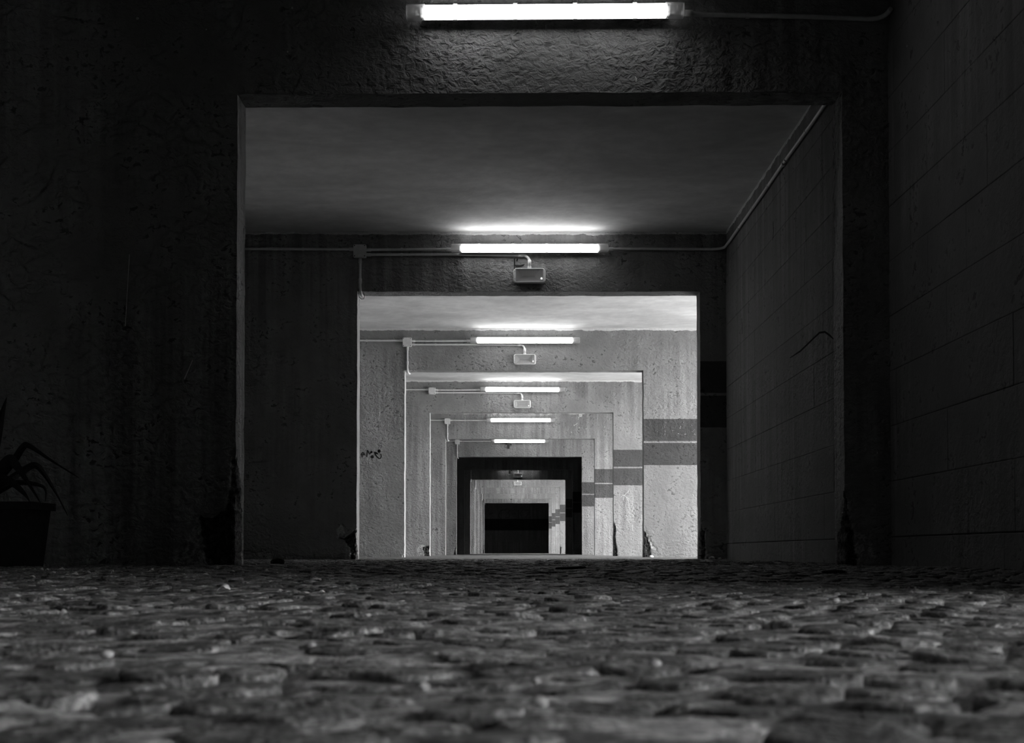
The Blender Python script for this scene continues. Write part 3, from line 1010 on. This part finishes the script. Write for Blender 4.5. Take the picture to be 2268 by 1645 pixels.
# ------------------------------------------------------------------ plant at the left edge
def ribbon(name, pts, widths, mat, parent, fold=.25, thick=.0018):
    pts = [Vector(p) for p in pts]
    mb = MB()
    rings = []
    for i, p in enumerate(pts):
        t = (pts[min(i+1, len(pts)-1)] - pts[max(i-1, 0)]).normalized()
        side = t.cross(Vector((0, 1, 0)))
        if side.length < .1: side = Vector((1, 0, 0))
        side.normalize()
        nrm = side.cross(t).normalized()
        w = widths[i] / 2
        rings.append([p - side * w + nrm * w * fold, p + nrm * thick, p + side * w + nrm * w * fold, p - nrm * thick])
    mb.loft(rings)
    return mb.build(name, mat, parent, 'auto')

PY = 5.75
def pp(px, py, d=0.0):
    yy = PY + d
    return Vector(((px - VPX) * yy / F_PX, yy, CAM_H + (VPY - py) * yy / F_PX))
def curve_pts(ctrl, k=14):
    ctrl = [Vector(c) for c in ctrl]
    out = []
    n = len(ctrl) - 1
    for i in range(n):
        p0 = ctrl[max(i-1, 0)]; p1 = ctrl[i]; p2 = ctrl[i+1]; p3 = ctrl[min(i+2, n)]
        for j in range(k):
            t = j / k
            out.append(0.5 * ((2*p1) + (p2-p0)*t + (2*p0-5*p1+4*p2-p3)*t*t + (3*p1-p0-3*p2+p3)*t**3))
    out.append(ctrl[-1])
    return out
base = pp(-40, 1110)
plant = empty('potted_plant', (base.x, PY, 0))
tag(plant, 'dark long-leaved plant in a low trough at the left edge', 'plant')
def leaf(ctrl, w):
    pts = [p - Vector((base.x, PY, 0)) for p in curve_pts(ctrl, 7)]
    k = len(pts)
    ws = [w * (0.45 + .55 * math.sin(math.pi * min(1, .15 + i / k))) * (1 - (i / (k - 1)) ** 4) + .0015 for i in range(k)]
    ribbon('leaf', pts, ws, M['leaf_dark'], plant)
leaf([pp(-35, 1112), pp(-2, 1060), pp(28, 1020, -.05), pp(48, 990, -.10), pp(62, 987, -.12), pp(110, 1018, -.16), pp(174, 1058, -.2)], .030)
leaf([pp(-40, 1112), pp(0, 1075, .02), pp(48, 1043, .05), pp(76, 1030, .06), pp(98, 1052, .07), pp(125, 1095, .08), pp(150, 1142, .09)], .028)
leaf([pp(-45, 1112), pp(-15, 1060, -.05), pp(14, 1022, -.1), pp(28, 1024, -.12), pp(55, 1060, -.15), pp(92, 1118, -.2)], .050)
leaf([pp(-40, 1112), pp(-25, 1020, .1), pp(-6, 940, .16), pp(12, 878, .2)], .060)
leaf([pp(-45, 1112), pp(-70, 1030, .05), pp(-110, 960, .1), pp(-180, 930, .1)], .045)
leaf([pp(-50, 1112), pp(-20, 1070, -.1), pp(14, 1062, -.15), pp(50, 1090, -.2), pp(66, 1112, -.22)], .035)
leaf([pp(-50, 1112), pp(-90, 1070, -.08), pp(-130, 1090, -.12), pp(-160, 1140, -.15)], .035)
leaf([pp(-40, 1112), pp(10, 1080, -.05), pp(40, 1068, -.1), pp(95, 1078, -.1), pp(100, 1110, -.1)], .022)
tz = pp(0, 1113).z
x0t, x1t = pp(-300, 0).x - base.x, pp(92, 0).x - base.x
def trough_ring(ins, z): return [(x0t + ins, -.14 + ins, z), (x1t - ins, -.14 + ins, z), (x1t - ins, .16 - ins, z), (x0t + ins, .16 - ins, z)]
tr = MB().loft([trough_ring(.035, -.003), trough_ring(.012, tz - .03), trough_ring(-.004, tz - .03), trough_ring(-.004, tz), trough_ring(.014, tz), trough_ring(.020, tz - .05)], True, True).build('trough', M['pot'], plant)

# ------------------------------------------------------------------ litter on the floor
def floor_at(px, py):
    yy = CAM_H * F_PX / (py - VPY)
    return Vector(((px - VPX) * yy / F_PX, yy, undul((px - VPX) * yy / F_PX, yy) + .0015))
def litter_leaf(name, px, py, wpx, hpx, mat, label, cat, group=None, rot=None, seed=0):
    rs = random.Random(seed + int(px))
    p = floor_at(px, py)
    k = p.y / F_PX
    L, Hh = wpx * k, hpx * k
    e = Vector((0, 0, 0))
    rings = []
    N = 9
    W = L * rs.uniform(.45, .65)
    for i in range(N):
        t = i / (N - 1)
        w = W * .5 * math.sin(math.pi * (t * .94 + .03)) ** .8
        x = (t - .5) * L
        z = Hh * (math.sin(math.pi * t) * .75 + .2 * t) + .0004
        tilt = rs.uniform(-.2, .2) * w
        c = w * .5
        rings.append([(x, -w, z - c * .6 + tilt), (x, 0, z + .0006), (x, w, z + c - tilt), (x, 0, z - .0006)])
    o = MB().loft(rings).build(name, mat, None, 'auto', p)
    o.rotation_euler = (0, 0, rs.uniform(-.5, .5) if rot is None else rot)
    tag(o, label, cat, group)
    return o
litter_leaf('petal', 496, 1315, 31, 13, M['litter_pale'], 'bright pale curled petal on the paving, the largest white fleck', 'petal', rot=-.2)
litter_leaf('petal', 713, 1317, 14, 5, M['litter_pale'], 'small pale petal right of the brightest one on the paving', 'petal', rot=.1)
spots = [(52,1265,10,4),(72,1282,15,5),(78,1266,8,5),(92,1264,12,4),(105,1265,9,5),(136,1264,18,5),(150,1276,14,3),(165,1274,22,5),(250,1272,7,8),(335,1266,16,5),(354,1270,6,7),(395,1265,12,4),(408,1277,10,4),(455,1276,16,4),(118,1271,14,3),(195,1270,13,4),(290,1278,10,4),(515,1268,12,4)]
for i, (a, b, w, h) in enumerate(spots):
    litter_leaf('dry_leaf', a, b, w, h, M['litter_mid'], 'small curled dry leaf scattered below the left pier of the nearest portal', 'leaf', 'dry leaves below the left pier', seed=i)
for i, (a, b, w, h, rot, lab) in enumerate([
        (145, 1372, 26, 20, .9, 'curled leaf scrap standing up on the paving at far left'),
        (590, 1266, 12, 3, 0, 'leaf scrap on the shaded floor below the first opening'),
        (1560, 1292, 10, 3, .2, 'tiny pale scrap on the shaded floor right of centre'),
        (700, 1287, 26, 3, 0, 'thin flat leaf scrap lying on the shaded paving left of centre')]):
    litter_leaf('leaf_scrap', a, b, w, h, M['litter_mid'], lab, 'leaf', rot=rot, seed=70 + i)
def straw(name, p0, p1, r, mat, label, bend=.0, cat='straw'):
    a, b = floor_at(*p0), floor_at(*p1)
    m_ = (a + b) / 2 + Vector((0, bend, .001))
    pts = [Vector(q) - a for q in arc(a, m_, b, 6)]
    o = MB().tube([q + Vector((0, 0, r)) for q in pts], [r * .8] + [r] * 5 + [r * .6], 7).build(name, mat, None, True, a)
    tag(o, label, cat)
straw('straw', (1790, 1273), (1820, 1273), .0026, M['litter_mid'], 'short flat pale straw below the right pier of the nearest portal')
straw('straw', (1862, 1288), (1877, 1287), .0018, M['litter_mid'], 'smallest pale straw right of the flat straw')
straw('straw', (1943, 1286), (1970, 1283), .0012, M['litter_mid'], 'thin curved pale straw nearest the right wall', .05)
straw('straw', (1658, 1254), (1679, 1258), .0018, M['litter_mid'], 'thin slanting straw near the right block wall of the second bay')
straw('straw', (635, 1266), (655, 1266), .0020, M['litter_mid'], 'short straight straw below the first opening, left')
straw('twig', (1232, 1264), (1296, 1261), .0052, M['litter_dark'], 'dark thick twig lying across the shaded paving at centre', .02, 'twig')
straw('twig', (1822, 1273), (1870, 1272), .0050, M['litter_dark'], 'dark twig beside the flat straw below the right pier', .03, 'twig')
def lump(name, x, y, r, mat, label, seed, z=None, sq=.7, cat='rubble', group=None):
    bm = bmesh.new()
    bmesh.ops.create_icosphere(bm, subdivisions=2, radius=1)
    for v in bm.verts:
        k = 1 + .28 * noise.noise(v.co * 1.6 + Vector((seed * 3.1, 0, 0))) + .15 * noise.noise(v.co * 4 + Vector((0, seed, 0)))
        v.co = Vector((v.co.x * k * r * 1.2, v.co.y * k * r, v.co.z * k * r * sq))
    me = bpy.data.meshes.new(name); bm.to_mesh(me); bm.free()
    me.materials.append(mat)
    o = bpy.data.objects.new(name, me); COL.objects.link(o)
    o.location = (x, y, (undul(x, y) if z is None else z) + r * sq * .6)
    tag(o, label, cat, group)
    return o
yy = YW(2) - .10
lump('plaster_chunk', wx(2, 1572), yy, .022, M['rubble'], 'larger plaster chunk at the foot of the second portal, right pier', 1)
lump('plaster_chunk', wx(2, 1588), yy - .05, .014, M['rubble'], 'smaller plaster chunk beside the larger one, second portal right pier', 2)
lump('plaster_chunk', wx(2, 1602), yy, .009, M['rubble'], 'tiny plaster crumb nearest the corner of the second portal', 3)
lump('plaster_chunk', wx(3, 1441), YW(3) - .10, .024, M['litter_pale'], 'white plaster chunk at the foot of the third portal, right pier', 4, 0)
lump('plaster_chunk', wx(1, 555), YW(1) + .75, .030, M['litter_dark'], 'dark lump on the floor just inside the first opening, left', 5)
PEB = [(937, 1520, .0028, 'left of centre, mid foreground'), (1196, 1566, .003, 'just right of centre, nearest the camera'), (1186, 1512, .0022, 'right of centre, behind the nearest one'),
       (1450, 1486, .003, 'right half, mid foreground'), (1300, 1500, .002, 'smallest, right of centre'), (1850, 1340, .004, 'at the far right'),
       (690, 1432, .0028, 'left half, beyond the middle'), (240, 1452, .0035, 'at the far left')]
for i, (a, b, r, where) in enumerate(PEB):
    p = floor_at(a, b)
    lump('pebble', p.x, p.y, r, M['rubble'], 'tiny pale pebble on the blurred foreground paving, ' + where, 10 + i, p.z, .8, 'pebble', 'pebbles on the foreground paving')
